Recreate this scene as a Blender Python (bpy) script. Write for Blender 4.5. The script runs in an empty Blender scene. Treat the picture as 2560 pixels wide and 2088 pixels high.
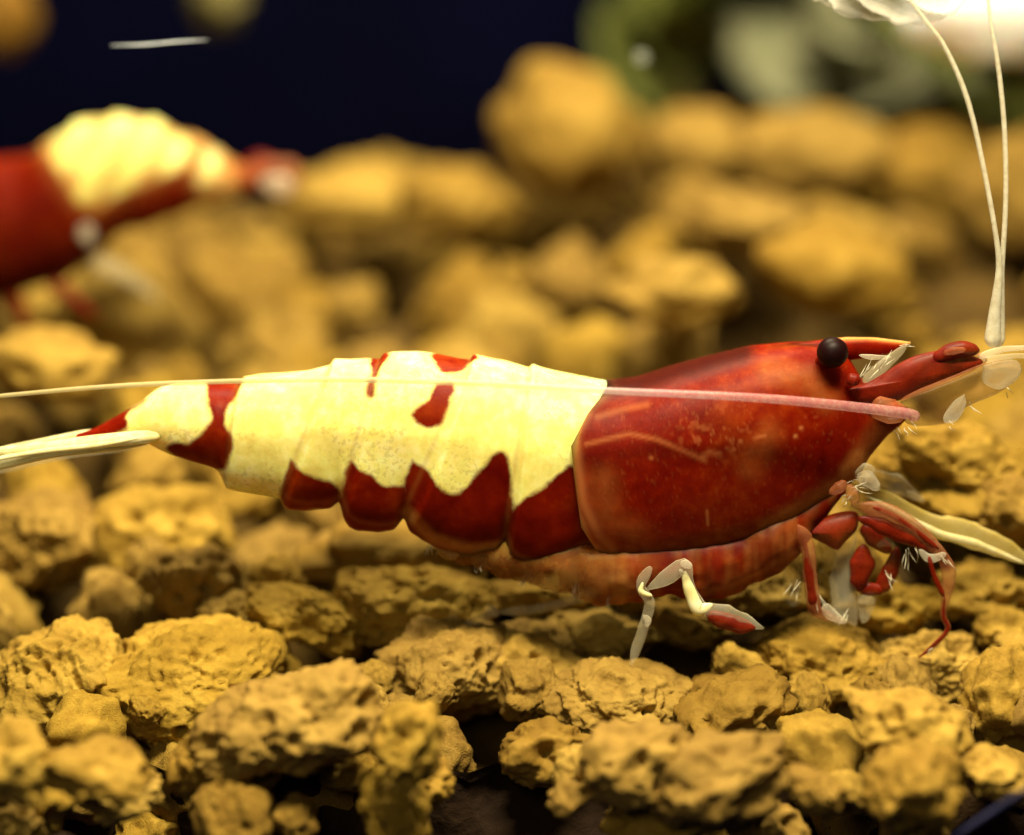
import bpy, bmesh, math, random
import numpy as np
from mathutils import Vector, Matrix

# 1 unit = 1 cm.  The shrimp is about 2.4 cm long.
sc = bpy.context.scene
sc.unit_settings.system = 'METRIC'
sc.unit_settings.scale_length = 0.01
rnd = random.Random(7)

# ------------------------------------------------------------------ camera
DIST, PITCH, ZC = 7.0, math.radians(14.0), 0.50
CY, CZ = -DIST*math.cos(PITCH), ZC + DIST*math.sin(PITCH)
cam_d = bpy.data.cameras.new('camera')
cam = bpy.data.objects.new('camera', cam_d)
sc.collection.objects.link(cam)
cam.location = (0, CY, CZ)
cam.rotation_euler = (math.pi/2 - PITCH, 0, 0)
cam_d.sensor_fit = 'HORIZONTAL'
cam_d.sensor_width = 36.0
cam_d.lens = 36.0*DIST/2.56
cam_d.clip_start = 0.05
cam_d.clip_end = 200.0
cam_d.dof.use_dof = True
cam_d.dof.focus_distance = 6.86
cam_d.dof.aperture_fstop = 0.36
sc.camera = cam

# ------------------------------------------------------------------ light
world = bpy.data.worlds.new('World')
sc.world = world
world.use_nodes = True
world.node_tree.nodes['Background'].inputs[0].default_value = (0.25, 0.3, 0.5, 1)
world.node_tree.nodes['Background'].inputs[1].default_value = 0.012

def area(name, loc, target, sx, sy, power, col):
    l = bpy.data.lights.new(name, 'AREA')
    l.shape = 'RECTANGLE'; l.size = sx; l.size_y = sy
    l.energy = power; l.color = col
    o = bpy.data.objects.new(name, l)
    sc.collection.objects.link(o)
    o.location = loc
    d = Vector(target) - Vector(loc)
    o.rotation_euler = d.to_track_quat('-Z', 'Y').to_euler()
    return o
area('tank_lamp_and_fill', (0.6, -2.4, 6.0), (0, 0.1, 0), 3.2, 0.7, 1180, (1.0, 0.87, 0.57))
area('tank_lamp_and_fill', (-0.5, 2.6, 6.4), (0, 0.9, 0), 3.2, 0.7, 640, (1.0, 0.87, 0.57))  # added rear strip: fills the shrimp's shadow and brightens the rear bed
area('front_fill', (-1.2, -6.8, 3.6), (0, 0, 0.2), 2.0, 2.0, 65, (1.0, 0.88, 0.62))  # added fill from the camera side, lifts the shrimp's flank

sc.view_settings.view_transform = 'Standard'
sc.view_settings.look = 'None'
sc.view_settings.exposure = 0.0
sc.view_settings.gamma = 1.0
sc.view_settings.use_curve_mapping = False
sc.render.engine = 'CYCLES'
sc.cycles.use_denoising = True
try:
    sc.cycles.denoiser = 'OPENIMAGEDENOISE'
except Exception:
    pass
sc.cycles.max_bounces = 6
sc.cycles.diffuse_bounces = 1
sc.cycles.transparent_max_bounces = 12
sc.cycles.caustics_reflective = False
sc.cycles.caustics_refractive = False

# ------------------------------------------------------------------ helpers
K = 1.203                       # view pixels -> photograph pixels
CP, SP = math.cos(PITCH), math.sin(PITCH)
def ray(u, v):
    a, b = (u-1280)/1000/DIST, (1044-v)/1000/DIST
    return a, CP + b*SP, -SP + b*CP
def P(u, v, y=0.0):
    """photograph pixel (2560 wide) at depth y -> world point"""
    a, dy, dz = ray(u, v)
    t = (y - CY)/dy
    return (a*t, y, CZ + dz*t)
def PV(x, v, y=0.0):
    return P(x*K, v*K, y)
def proj(p):
    x, y, z = p[..., 0], p[..., 1]-CY, p[..., 2]-CZ
    d = y*CP - z*SP
    return 1280 + x/d*DIST*1000, 1044 - (y*SP + z*CP)/d*DIST*1000
def conv(x0, y0, s):
    return lambda *pts: [(x0 + px/s, y0 + py/s) for px, py in pts]
Z4 = conv(650, 850, 2.4756); Z5 = conv(1400, 800, 2.4756); Z6 = conv(1900, 800, 3.2258)
ZA = conv(1900, 1150, 3.156); ZB = conv(1180, 1300, 2.7295)
VV = lambda *pts: [(px*K, py*K) for px, py in pts]

def hash3(i, j, k, seed):
    h = (i.astype(np.int64)*374761393 + j.astype(np.int64)*668265263 + k.astype(np.int64)*2147483647 + seed*1274126177) & 0xffffffff
    h = ((h ^ (h >> 13))*1274126177) & 0xffffffff
    h = ((h ^ (h >> 16))*2246822519) & 0xffffffff
    return ((h ^ (h >> 15)) & 0xffffff)/float(0xffffff)
def vnoise(p, seed=0):
    f = np.floor(p); t = p - f; t = t*t*t*(t*(t*6-15)+10)
    i, j, k = (f[:, n].astype(np.int64) for n in range(3))
    def h(a, b, c): return hash3(i+a, j+b, k+c, seed)
    x, y, z = t[:, 0], t[:, 1], t[:, 2]
    def lx(b, c): return h(0, b, c)*(1-x) + h(1, b, c)*x
    return ((lx(0, 0)*(1-y) + lx(1, 0)*y)*(1-z) + (lx(0, 1)*(1-y) + lx(1, 1)*y)*z)*2-1
def fbm(p, octv, seed=0, gain=0.5):
    s, a, f = 0, 1.0, 1.0
    for o in range(octv):
        s = s + a*vnoise(p*f + 17.3*o, seed+o); a *= gain; f *= 2.03
    return s
def worley(p, seed=0):
    f = np.floor(p).astype(np.int64)
    d1 = np.full(len(p), 9.0); idv = np.zeros(len(p))
    for a in (-1, 0, 1):
        for b in (-1, 0, 1):
            for c in (-1, 0, 1):
                i, j, k = f[:, 0]+a, f[:, 1]+b, f[:, 2]+c
                q = np.stack([i+hash3(i, j, k, seed), j+hash3(i, j, k, seed+1), k+hash3(i, j, k, seed+2)], 1)
                d = np.sqrt(((q-p)**2).sum(1)); m = d < d1
                d1 = np.where(m, d, d1); idv = np.where(m, hash3(i, j, k, seed+3), idv)
    return d1, idv

def mesh_from(name, verts, faces, smooth=True):
    me = bpy.data.meshes.new(name)
    me.from_pydata([tuple(map(float, v)) for v in verts], [], faces)
    if smooth:
        me.polygons.foreach_set('use_smooth', [True]*len(me.polygons))
    me.update()
    return me
def link(name, me, mat=None, parent=None):
    o = bpy.data.objects.new(name, me)
    sc.collection.objects.link(o)
    if mat is not None and me is not None and len(me.materials) == 0:
        me.materials.append(mat)
    if parent is not None:
        o.parent = parent
    return o
def tag(o, label=None, cat=None, group=None, kind=None):
    for k, v in (('label', label), ('category', cat), ('group', group), ('kind', kind)):
        if v: o[k] = v
    return o
def empty(name, loc):
    o = link(name, None); o.location = loc; o.empty_display_size = 0.1
    return o
def smoothpath(pts, n):
    """Catmull-Rom through points, n samples"""
    p = np.array(pts, float)
    if len(p) == 2:
        t = np.linspace(0, 1, n)[:, None]; return p[0]*(1-t) + p[1]*t
    p = np.vstack([2*p[0]-p[1], p, 2*p[-1]-p[-2]])
    m = len(p)-3; out = []
    for s in np.linspace(0, m-1e-6, n):
        i = int(s); t = s-i; a, b, c, d = p[i:i+4]
        out.append(0.5*((2*b) + (c-a)*t + (2*a-5*b+4*c-d)*t*t + (3*b-a-3*c+d)*t**3))
    return np.array(out)
def tube_data(pts, radii, n=24, seg=10, flat=1.0, rough=0.0, seed=0):
    """closed tapered tube; pts world points, radii at the points; flat squeezes across the view (y)"""
    path = smoothpath(pts, n)
    r = np.interp(np.linspace(0, 1, n), np.linspace(0, 1, len(radii)), radii)
    V, F = [], []
    tan = np.gradient(path, axis=0)
    for i in range(n):
        t = tan[i]/(np.linalg.norm(tan[i])+1e-9)
        a = np.array([0, 1.0, 0]); a = a - t*a.dot(t); a /= np.linalg.norm(a)+1e-9
        b = np.cross(t, a)
        e = 1.0
        ends = min(i, n-1-i)
        if ends < 3: e = (0.3, 0.68, 0.9)[ends]
        rr = r[i]*e
        for k in range(seg):
            an = 2*math.pi*k/seg
            V.append(path[i] + a*math.cos(an)*rr*flat + b*math.sin(an)*rr)
    if rough:
        A = np.array(V); c_ = np.repeat(path, seg, axis=0)
        k_ = 1 + rough*fbm(A*32+seed*3.3, 2, 77) + 0.6*rough*vnoise(c_*22+seed, 78)
        V = list(c_ + (A-c_)*k_[:, None])
    for i in range(n-1):
        for k in range(seg):
            F.append((i*seg+k, i*seg+(k+1) % seg, (i+1)*seg+(k+1) % seg, (i+1)*seg+k))
    F.append(tuple(range(seg-1, -1, -1))); F.append(tuple((n-1)*seg+k for k in range(seg)))
    return V, F
def tube(name, pts, radii, mat, parent=None, **kw):
    V, F = tube_data(pts, radii, **kw)
    return link(name, mesh_from(name, V, F), mat, parent)
def plate(name, poly, y, thick, mat, parent=None, n=60, tilt=0.0, bend=0.0):
    """lens-shaped plate with the outline poly (photo px) standing at depth y"""
    c = smoothpath(list(poly)+[poly[0]], n+1)[:-1]
    w = np.array([P(u, v, y) for u, v in c]); cen = w.mean(0)
    V, F = [], []; R = 7
    for side in (-1, 1):
        for k in range(R):
            s = math.cos(k/R*math.pi/2)
            for q in w:
                p = cen + (q-cen)*s
                p = p + np.array([0, side*thick*math.sin(k/R*math.pi/2) + tilt*(p[0]-cen[0]) + bend*(p[2]-cen[2]), 0])
                V.append(p)
        V.append(cen + np.array([0, side*thick, 0]))
    B = R*n+1
    for s_, off in ((0, 0), (1, B)):
        for k in range(R-1):
            for i in range(n):
                f = (off+k*n+i, off+k*n+(i+1) % n, off+(k+1)*n+(i+1) % n, off+(k+1)*n+i)
                F.append(f if s_ else f[::-1])
        for i in range(n):
            f = (off+(R-1)*n+i, off+(R-1)*n+(i+1) % n, off+R*n)
            F.append(f if s_ else f[::-1])
    me = mesh_from(name, V, F)
    bm = bmesh.new(); bm.from_mesh(me); bmesh.ops.remove_doubles(bm, verts=bm.verts, dist=1e-5)
    bmesh.ops.recalc_face_normals(bm, faces=bm.faces); bm.to_mesh(me); bm.free()
    return link(name, me, mat, parent)

# ------------------------------------------------------------------ materials
class NT:
    def __init__(s, name):
        s.m = bpy.data.materials.new(name); s.m.use_nodes = True
        s.t = s.m.node_tree; s.n = s.t.nodes; s.l = s.t.links
        s.p = s.n['Principled BSDF']
    def node(s, typ, ins=None, **props):
        x = s.n.new(typ)
        for k, v in props.items(): setattr(x, k, v)
        for k, v in (ins or {}).items(): s.put(x, k, v)
        return x
    def put(s, x, k, v):
        i = x.inputs[k]
        if isinstance(v, bpy.types.NodeSocket): s.l.new(v, i)
        elif isinstance(v, tuple) and len(v) == 3 and i.type == 'RGBA': i.default_value = (*v, 1)
        else: i.default_value = v
    def set(s, **kw):
        for k, v in kw.items(): s.put(s.p, k.replace('_', ' '), v)
    def coord(s, kind='Object'): return s.node('ShaderNodeTexCoord').outputs[kind]
    def noise(s, scale, detail=4, rough=0.55, vec=None, dist=0.0):
        x = s.node('ShaderNodeTexNoise', {'Scale': scale, 'Detail': detail, 'Roughness': rough, 'Distortion': dist})
        s.l.new(vec if vec is not None else s.coord(), x.inputs['Vector'])
        return x.outputs['Fac']
    def ramp(s, fac, stops):
        x = s.node('ShaderNodeValToRGB', {'Fac': fac}); e = x.color_ramp.elements
        while len(e) < len(stops): e.new(0.5)
        for el, (pos, col) in zip(e, stops):
            el.position = pos; el.color = (*col, 1) if len(col) == 3 else col
        return x.outputs['Color']
    def mix(s, fac, a, b, mode='MIX'):
        x = s.node('ShaderNodeMix', data_type='RGBA', blend_type=mode)
        for i, v in ((0, fac), (6, a), (7, b)):
            if isinstance(v, bpy.types.NodeSocket): s.l.new(v, x.inputs[i])
            elif isinstance(v, tuple): x.inputs[i].default_value = (*v, 1)
            else: x.inputs[i].default_value = v
        return x.outputs[2]
    def math(s, op, a, b=0.0, c=0.0):
        x = s.node('ShaderNodeMath', operation=op)
        for i, v in enumerate((a, b, c)):
            if isinstance(v, bpy.types.NodeSocket): s.l.new(v, x.inputs[i])
            else: x.inputs[i].default_value = v
        return x.outputs[0]
    def range(s, v, a, b, c=0.0, d=1.0):
        x = s.node('ShaderNodeMapRange', {'Value': v, 'From Min': a, 'From Max': b, 'To Min': c, 'To Max': d}, interpolation_type='SMOOTHSTEP')
        return x.outputs['Result']
    def attr(s, name): return s.node('ShaderNodeAttribute', attribute_name=name).outputs['Fac']
    def bump(s, h, strength, dist):
        x = s.node('ShaderNodeBump', {'Height': h, 'Strength': strength, 'Distance': dist})
        s.l.new(x.outputs[0], s.p.inputs['Normal'])

def soil_material(name, c0, c1, c2):
    g = NT(name); co = g.coord()
    info = g.node('ShaderNodeObjectInfo').outputs['Random']
    n1 = g.noise(2.3, 5, 0.6, co); n2 = g.noise(17, 6, 0.65, co); n3 = g.noise(60, 4, 0.6, co)
    base = g.ramp(g.math('ADD', g.math('MULTIPLY', n1, 0.6), g.math('MULTIPLY', n2, 0.4)), [(0.30, c0), (0.5, c1), (0.68, c2)])
    base = g.mix(g.range(n3, 0.55, 0.75, 0, 0.35), base, tuple(x*0.6 for x in c0))
    h = g.node('ShaderNodeHueSaturation', {'Hue': g.range(info, 0, 1, 0.492, 0.499), 'Saturation': g.range(g.math('FRACT', g.math('MULTIPLY', info, 7.31)), 0, 1, 1.015, 0.965), 'Value': g.range(info, 0, 1, 0.72, 1.12), 'Color': base})
    vor = g.node('ShaderNodeTexVoronoi', {'Scale': 26.0, 'Vector': co}).outputs['Distance']
    hgt = g.math('ADD', g.math('MULTIPLY', n2, 0.6), g.math('ADD', g.math('MULTIPLY', n3, 0.25), g.math('MULTIPLY', vor, 0.35)))
    g.bump(hgt, 0.42, 0.03)
    g.set(Base_Color=h.outputs[0], Roughness=0.85, Specular_IOR_Level=0.2)
    return g.m
M = {}
M['soil'] = soil_material('soil', (0.17, 0.090, 0.010), (0.31, 0.190, 0.024), (0.43, 0.280, 0.044))
M['bed'] = soil_material('bed', (0.045, 0.022, 0.004), (0.085, 0.048, 0.009), (0.14, 0.085, 0.017))  # soil darkened for the ground sheet, shade of the gaps is in the colour

M['bank_shade'] = soil_material('bank_shade', (0.010, 0.004, 0.001), (0.022, 0.010, 0.002), (0.05, 0.026, 0.006))  # near-black soil for the front bank: its shade is painted into the colour
def shell_material(name, cream_only=False):
    g = NT(name); co = g.coord()
    n = g.noise(30, 4, 0.6, co); nb = g.noise(6, 4, 0.6, co); nf = g.noise(80, 3, 0.6, co)
    pig, tan, line, dark, clear = (g.attr(a) for a in ('pig', 'tan', 'line', 'dark', 'clear'))
    red = g.ramp(g.math('ADD', g.math('MULTIPLY', g.noise(3.2, 3, 0.5, co), 0.6), g.math('MULTIPLY', g.noise(26, 4, 0.6, co), 0.4)), [(0.30, (0.085, 0.0010, 0.0002)), (0.5, (0.16, 0.006, 0.0003)), (0.68, (0.26, 0.028, 0.0012))])
    cream = g.ramp(g.math('ADD', g.math('MULTIPLY', nb, 0.5), g.math('MULTIPLY', n, 0.5)), [(0.34, (0.72, 0.62, 0.15)), (0.5, (0.83, 0.77, 0.24)), (0.64, (0.90, 0.87, 0.42))])
    cream = g.mix(g.range(g.math('MULTIPLY', g.noise(95, 2, 0.5, co), g.range(g.noise(5, 2, 0.5, co), 0.42, 0.6, 0.75, 1.15)), 0.58, 0.72, 0, 0.38), cream, (0.50, 0.42, 0.12))
    m = g.range(g.math('ADD', pig, g.math('ADD', g.math('MULTIPLY', g.math('SUBTRACT', n, 0.5), 20.0), g.math('MULTIPLY', g.math('SUBTRACT', g.noise(11, 2, 0.5, co), 0.5), 18.0))), -8.0, 8.0)
    col = g.mix(m, cream, red)
    col = g.mix(tan, col, g.ramp(n, [(0.3, (0.30, 0.085, 0.012)), (0.7, (0.45, 0.19, 0.04))]))
    col = g.mix(line, col, (0.60, 0.22, 0.06))
    col = g.mix(dark, col, (0.035, 0.004, 0.002))
    g.bump(g.math('ADD', g.math('MULTIPLY', n, 0.5), g.math('MULTIPLY', nf, 0.35)), 0.18, 0.01)
    g.set(Base_Color=col, Roughness=0.45, Specular_IOR_Level=0.06, Subsurface_Weight=0.85, Subsurface_Radius=(1.0, 0.55, 0.3), Subsurface_Scale=0.11,
          Alpha=g.math('SUBTRACT', 1.0, g.math('MULTIPLY', clear, 0.55)))
    return g.m
M['shell'] = shell_material('shell')

def simple(name, c0, c1, rough=0.35, alpha=1.0, sss=0.0, scale=20, bump=0.1, spec=0.18, edge=None, trans=0.0, ssc=0.04):
    g = NT(name); co = g.coord()
    n = g.noise(scale, 4, 0.6, co)
    col = g.ramp(n, [(0.32, c0), (0.68, c1)])
    g.bump(n, bump, 0.01)
    g.set(Base_Color=col, Roughness=rough, Specular_IOR_Level=spec, Subsurface_Weight=sss, Subsurface_Radius=(0.8, 0.6, 0.5), Subsurface_Scale=ssc)
    if edge is not None:
        lw = g.node('ShaderNodeLayerWeight', {'Blend': 0.35}).outputs['Facing']
        g.set(Alpha=g.range(lw, 0.0, 0.9, alpha, edge))
    else:
        g.set(Alpha=alpha)
    if trans: g.set(Transmission_Weight=trans, IOR=1.1)
    return g.m
M['cream'] = simple('cream', (0.86, 0.74, 0.30), (0.95, 0.90, 0.55), 0.3, sss=0.3)
M['cream_clear'] = simple('cream_clear', (0.80, 0.66, 0.25), (0.95, 0.90, 0.55), 0.3, alpha=0.6, edge=0.95, scale=30)
M['red_limb'] = simple('red_limb', (0.11, 0.0025, 0.0004), (0.22, 0.015, 0.002), 0.45, alpha=0.80, edge=0.97)
M['pink_skin'] = simple('pink_skin', (0.34, 0.075, 0.022), (0.55, 0.21, 0.09), 0.35, alpha=0.28, edge=0.62)
M['clear'] = simple('clear', (0.70, 0.60, 0.36), (0.85, 0.80, 0.60), 0.35, alpha=0.16, edge=0.48)
M['tan_clear'] = simple('tan_clear', (0.48, 0.24, 0.06), (0.62, 0.36, 0.12), 0.35, alpha=0.38, edge=0.6)
M['clear_yellow'] = simple('clear_yellow', (0.62, 0.46, 0.10), (0.80, 0.64, 0.24), 0.35, alpha=0.30, edge=0.70)
M['white'] = simple('white', (0.72, 0.62, 0.42), (0.92, 0.84, 0.66), 0.4, alpha=0.22, edge=0.62)
M['eye'] = simple('eye', (0.006, 0.001, 0.001), (0.012, 0.002, 0.002), 0.45, spec=0.12)
M['feeler'] = simple('feeler', (0.62, 0.55, 0.38), (0.85, 0.80, 0.62), 0.3, alpha=0.6, scale=60)
def antenna_material():
    g = NT('antenna'); x = g.node('ShaderNodeSeparateXYZ', {'Vector': g.coord()}).outputs['X']
    n = g.noise(90, 3, 0.6)
    col = g.ramp(g.range(x, -0.15, 0.55), [(0.0, (0.75, 0.62, 0.28)), (0.45, (0.70, 0.50, 0.46)), (0.8, (0.66, 0.33, 0.37)), (1, (0.62, 0.24, 0.25))])
    g.set(Base_Color=g.mix(g.range(n, 0.4, 0.7, 0, 0.35), col, (0.85, 0.7, 0.55)), Roughness=0.3, Alpha=g.range(x, -0.3, 0.3, 0.5, 0.42))
    return g.m
M['antenna'] = antenna_material()
M['leaf'] = simple('leaf', (0.10, 0.12, 0.02), (0.24, 0.25, 0.07), 0.5, scale=3)
M['leaf_grey'] = simple('leaf_grey', (0.30, 0.32, 0.17), (0.55, 0.53, 0.34), 0.5, scale=3)
M['stem'] = simple('stem', (0.06, 0.05, 0.01), (0.14, 0.11, 0.03), 0.6, scale=5)
M['stone_white'] = simple('stone_white', (0.75, 0.77, 0.76), (0.92, 0.93, 0.92), 0.6, sss=1.0, scale=3, ssc=0.5)
M['pebble'] = simple('pebble', (0.07, 0.06, 0.018), (0.17, 0.145, 0.05), 0.7, scale=4)
M['wood'] = simple('wood', (0.10, 0.05, 0.006), (0.24, 0.12, 0.015), 0.7, scale=4)
M['back'] = simple('back', (0.0012, 0.0014, 0.010), (0.003, 0.004, 0.034), 0.7, scale=0.3, bump=0.0, spec=0.05)
M['glass_edge'] = simple('glass_edge', (0.006, 0.007, 0.03), (0.02, 0.02, 0.06), 0.5, scale=8)
M['thread'] = simple('thread', (0.55, 0.6, 0.7), (0.75, 0.8, 0.9), 0.3, alpha=0.9)
M['bubble'] = simple('bubble', (0.7, 0.75, 0.65), (0.85, 0.9, 0.8), 0.15, alpha=0.10, edge=0.45)

# ------------------------------------------------------------------ substrate
def sstep(a, b, x):
    t = np.clip((x-a)/(b-a), 0, 1); return t*t*(3-2*t)
def zs(x, y):
    """height of the granule centres"""
    x, y = np.asarray(x, float), np.asarray(y, float)
    z = -0.17 + 0.135*np.clip(y, -5, 3.4)
    z = z + 0.16*sstep(-0.2, 0.6, x)*sstep(1.8, 3.2, y)
    z = z + 0.10*sstep(0.0, 0.30, y)*sstep(1.3, 0.5, y)
    z = z - 0.55*sstep(3.7, 5.0, y)
    z = z - 0.25*sstep(-0.75, -1.3, y)
    return z
def on_bed(u, v):
    a, dy, dz = ray(u, v)
    t = 4.8
    while t < 14:
        x, y, z = a*t, CY+dy*t, CZ+dz*t
        if z < zs(x, y): break
        t += 0.01
    return x, y, z
HOLES = []
for hx, hv, hr in [(1525, 560, 0.20), (940, 520, 0.18), (700, 540, 0.15), (1100, 385, 0.17), (420, 540, 0.15), (2050, 370, 0.2), (1600, 680, 0.16), (1800, 650, 0.13),
                   (1985, 650, 0.22), (460, 775, 0.13), (110, 880, 0.18), (250, 985, 0.12), (560, 1115, 0.20), (850, 690, 0.13), (1290, 640, 0.10), (1300, 820, 0.12), (30, 690, 0.15), (1405, 1372, 0.13), (1864, 1336, 0.10), (1277, 1288, 0.06), (150, 1240, 0.16), (2090, 680, 0.15), (2080, 1090, 0.1), (680, 1395, 0.11), (1040, 1560, 0.2), (40, 1260, 0.14), (280, 1270, 0.10), (2000, 1350, 0.07), (1270, 1390, 0.08)]:
    x, y, z = on_bed(hx*K, hv*K); HOLES.append((x, y, hr*(1.1 if hv < 900 else 1.0)))
nx, ny = 300, 300
gx, gy = np.meshgrid(np.linspace(-5, 5, nx), np.linspace(-0.34, 8.0, ny))
pts = np.stack([gx.ravel(), gy.ravel(), np.zeros(nx*ny)], 1)
gz = zs(pts[:, 0], pts[:, 1]) - 0.30 + 0.05*fbm(pts*3, 3, 5) + 0.07*fbm(pts*7, 3, 6) + 0.17*sstep(0.5, 0.9, pts[:, 1])
gz -= 0.1*sstep(-0.1, -0.34, pts[:, 1])
for hx, hy, hr in HOLES: gz -= 0.6*np.exp(-(((pts[:, 0]-hx)**2+(pts[:, 1]-hy)**2)/(hr*1.1)**2))
pts[:, 2] = gz
faces = [(j*nx+i, j*nx+i+1, (j+1)*nx+i+1, (j+1)*nx+i) for j in range(ny-1) for i in range(nx-1)]
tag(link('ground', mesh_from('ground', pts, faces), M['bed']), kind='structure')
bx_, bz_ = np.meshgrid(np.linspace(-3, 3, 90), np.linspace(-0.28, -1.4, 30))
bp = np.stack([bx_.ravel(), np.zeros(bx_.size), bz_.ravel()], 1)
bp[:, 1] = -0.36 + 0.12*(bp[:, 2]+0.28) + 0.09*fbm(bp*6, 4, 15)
tag(link('soil_bank', mesh_from('soil_bank', bp, [(j*90+i, j*90+i+1, (j+1)*90+i+1, (j+1)*90+i) for j in range(29) for i in range(89)]), M['bank_shade']), kind='structure')

def ico(sub):
    bm = bmesh.new(); bmesh.ops.create_icosphere(bm, subdivisions=sub, radius=1.0)
    v = np.array([x.co[:] for x in bm.verts]); f = [tuple(q.index for q in x.verts) for x in bm.faces]
    bm.free(); return v, f
ICO = {}
def granule_verts(sub, seed, pit=1.0, lump=1.0, size=(0.2, 0.2, 0.2)):
    """unit granule; the fine relief keeps its real size whatever the granule's size"""
    if sub not in ICO: ICO[sub] = ico(sub)
    d, f = ICO[sub]; off = np.array([seed*3.71, seed*1.37, seed*7.77])
    sz = np.array(size)/0.2; m = float(sz.mean())
    w = np.stack([vnoise(d*1.3+off+k*31, seed+k) for k in range(3)], 1)
    q = d + 0.15*w
    r = 1 + 0.16*lump*vnoise(d*1.4+off, seed+11) + 0.12*lump*vnoise(d*2.7+off, seed+12)
    n_ = q*sz
    r += 0.085/m*fbm(n_*2.6+off, 3 if sub > 4 else 2, seed+14)
    r += 0.025/m*(1-2*np.abs(vnoise(n_*5.0+off, seed+13)))
    if sub >= 4:
        d1, i1 = worley(n_*2.3+off, seed+20)
        rad = 0.18+0.30*i1; on = (i1 > 0.30)
        r -= (pit*0.20*on*sstep(1.0, 0.35, d1/rad) - pit*0.03*on*np.exp(-((d1/rad-1.15)/0.2)**2))/m
    if sub >= 5:
        d2, i2 = worley(n_*5.2+off, seed+30)
        rad = 0.16+0.30*i2; on = (i2 > 0.35)
        r -= (pit*0.085*on*sstep(1.0, 0.4, d2/rad) - pit*0.016*on*np.exp(-((d2/rad-1.15)/0.2)**2))/m
        r += 0.030/m*fbm(n_*15+off, 2, seed+40)
    if sub >= 6:
        r += 0.012/m*fbm(n_*40+off, 2, seed+44)
    return q*r[:, None], f
def rotm(rng):
    return np.array(Matrix.Rotation(rng.uniform(0, 6.28), 3, Vector((rng.uniform(-1, 1), rng.uniform(-1, 1), rng.uniform(-1, 1))).normalized()))
granules = []
def hero(cx, cy, rx, rz, rot=0, sub=5, y=None, seed=None, pit=1.0, ry=None, lump=1.0, label=None, group=None, hollows=()):
    """one granule: centre and half-size in view pixels"""
    u, v = cx*K, cy*K
    if y is None:
        x, y_, z = on_bed(u, v)
    else:
        x, y_, z = P(u, v, y)
    s = (y_-CY)/-CY*K/1000
    seed = seed if seed is not None else len(granules)+1
    rx, rz = rx*1.13, rz*1.13
    sy = ry*s if ry else 0.5*(rx+rz)*s
    V, f = granule_verts(sub, seed, pit, lump, (rx*s, sy, rz*s))
    V = V/np.abs(V).max(0)
    for hx, hz, hr, dep in hollows:
        k_ = np.exp(-((V[:, 0]-hx)**2+(V[:, 2]-hz)**2)/hr**2)*sstep(0.25, -0.15, V[:, 1])
        V = V*(1-dep*k_)[:, None]
    V = V*np.array([rx*s, sy, rz*s])
    a = math.radians(rot); c, sn = math.cos(a), math.sin(a)
    V = V @ np.array([[c, 0, -sn], [0, 1, 0], [sn, 0, c]]).T
    me = mesh_from('soil_granule', V, f)
    o = link('soil_granule', me, M['soil']); o.location = (x, y_, z)
    tag(o, label, 'soil granule', group)
    granules.append((x, y_, z, max(rx, sy/s)*s))
    return o

G_F, G_B, G_M = 'granules in front of the shrimp', 'granules behind the shrimp', 'granules around the legs'
# foreground row
hero(150, 1430, 175, 150, 0, 6, seed=3, pit=1.1, label='big pitted ochre granule below the tail fan, full of round pores', group=G_F)
hero(385, 1430, 195, 145, 10, 6, seed=48, pit=1.0, label='big rounded ochre granule beside the porous one below the tail', group=G_F)
hero(610, 1500, 200, 105, 14, 6, y=-0.60, seed=4, label='long ochre granule sloping down beside the big rounded granule', group=G_F)
hero(100, 1115, 155, 108, 0, 6, seed=5, pit=0.8, label='wide ochre granule right under the tip of the tail fan', group=G_F)
hero(330, 1110, 150, 98, 6, 5, seed=49, pit=0.8, label='ochre granule under the red band of the tail', group=G_F)
hero(400, 1215, 105, 88, 0, 5, seed=6, pit=1.3, label='crumbly pitted granule wedged behind the biggest granule', group=G_F)
hero(578, 1208, 62, 55, 0, 5, seed=7, pit=0.6, label='small round granule beside a dark hollow under the abdomen', group=G_F)
hero(500, 1285, 85, 52, -10, 5, seed=8, pit=1.3, label='small flaky granule lying against the crumbly pitted granule', group=G_F)
hero(840, 1165, 215, 85, 0, 5, seed=9, y=0.42, pit=0.6, label='smooth ochre granule just below the red abdomen lobes', group=G_B)
hero(650, 1295, 140, 78, -14, 6, seed=10, pit=1.0, hollows=((-0.1, -0.55, 0.35, 0.45),), label='ochre granule with a dark undercut below the red lobes', group=G_F)
hero(880, 1265, 175, 85, -6, 6, seed=39, pit=0.9, label='bright ochre granule below the middle red lobe', group=G_F)
hero(930, 1410, 165, 118, 8, 6, seed=11, pit=0.9, hollows=((0.35, -0.75, 0.4, 0.4),), label='ochre granule overhanging the deep dark cavity', group=G_F)
hero(1090, 1390, 125, 92, -8, 5, seed=40, pit=0.8, label='granule between the overhanging one and the flat topped one', group=G_F)
hero(850, 1545, 75, 95, -25, 5, seed=12, y=-0.78, label='narrow granule hanging over the left edge of the dark cavity', group=G_F)
hero(1285, 1465, 165, 95, -4, 6, seed=13, pit=0.7, label='flat topped ochre granule under the clear hind leg', group=G_F)
hero(1330, 1590, 130, 95, 15, 5, seed=14, y=-0.70, label='rough granule below the flat topped one', group=G_F)
hero(1700, 1385, 150, 98, -8, 6, seed=15, pit=0.35, lump=0.6, hollows=((-0.65, -0.45, 0.2, 0.4), (0.45, -0.6, 0.25, 0.4)), label='smooth bright round granule below the red clawed leg', group=G_F)
hero(1520, 1490, 135, 110, 30, 5, seed=16, pit=0.7, label='granule leaning against the smooth round granule', group=G_F)
hero(1490, 1620, 150, 95, 20, 5, seed=17, y=-0.75, label='broken granule at the foot of the front slope', group=G_F)
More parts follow.
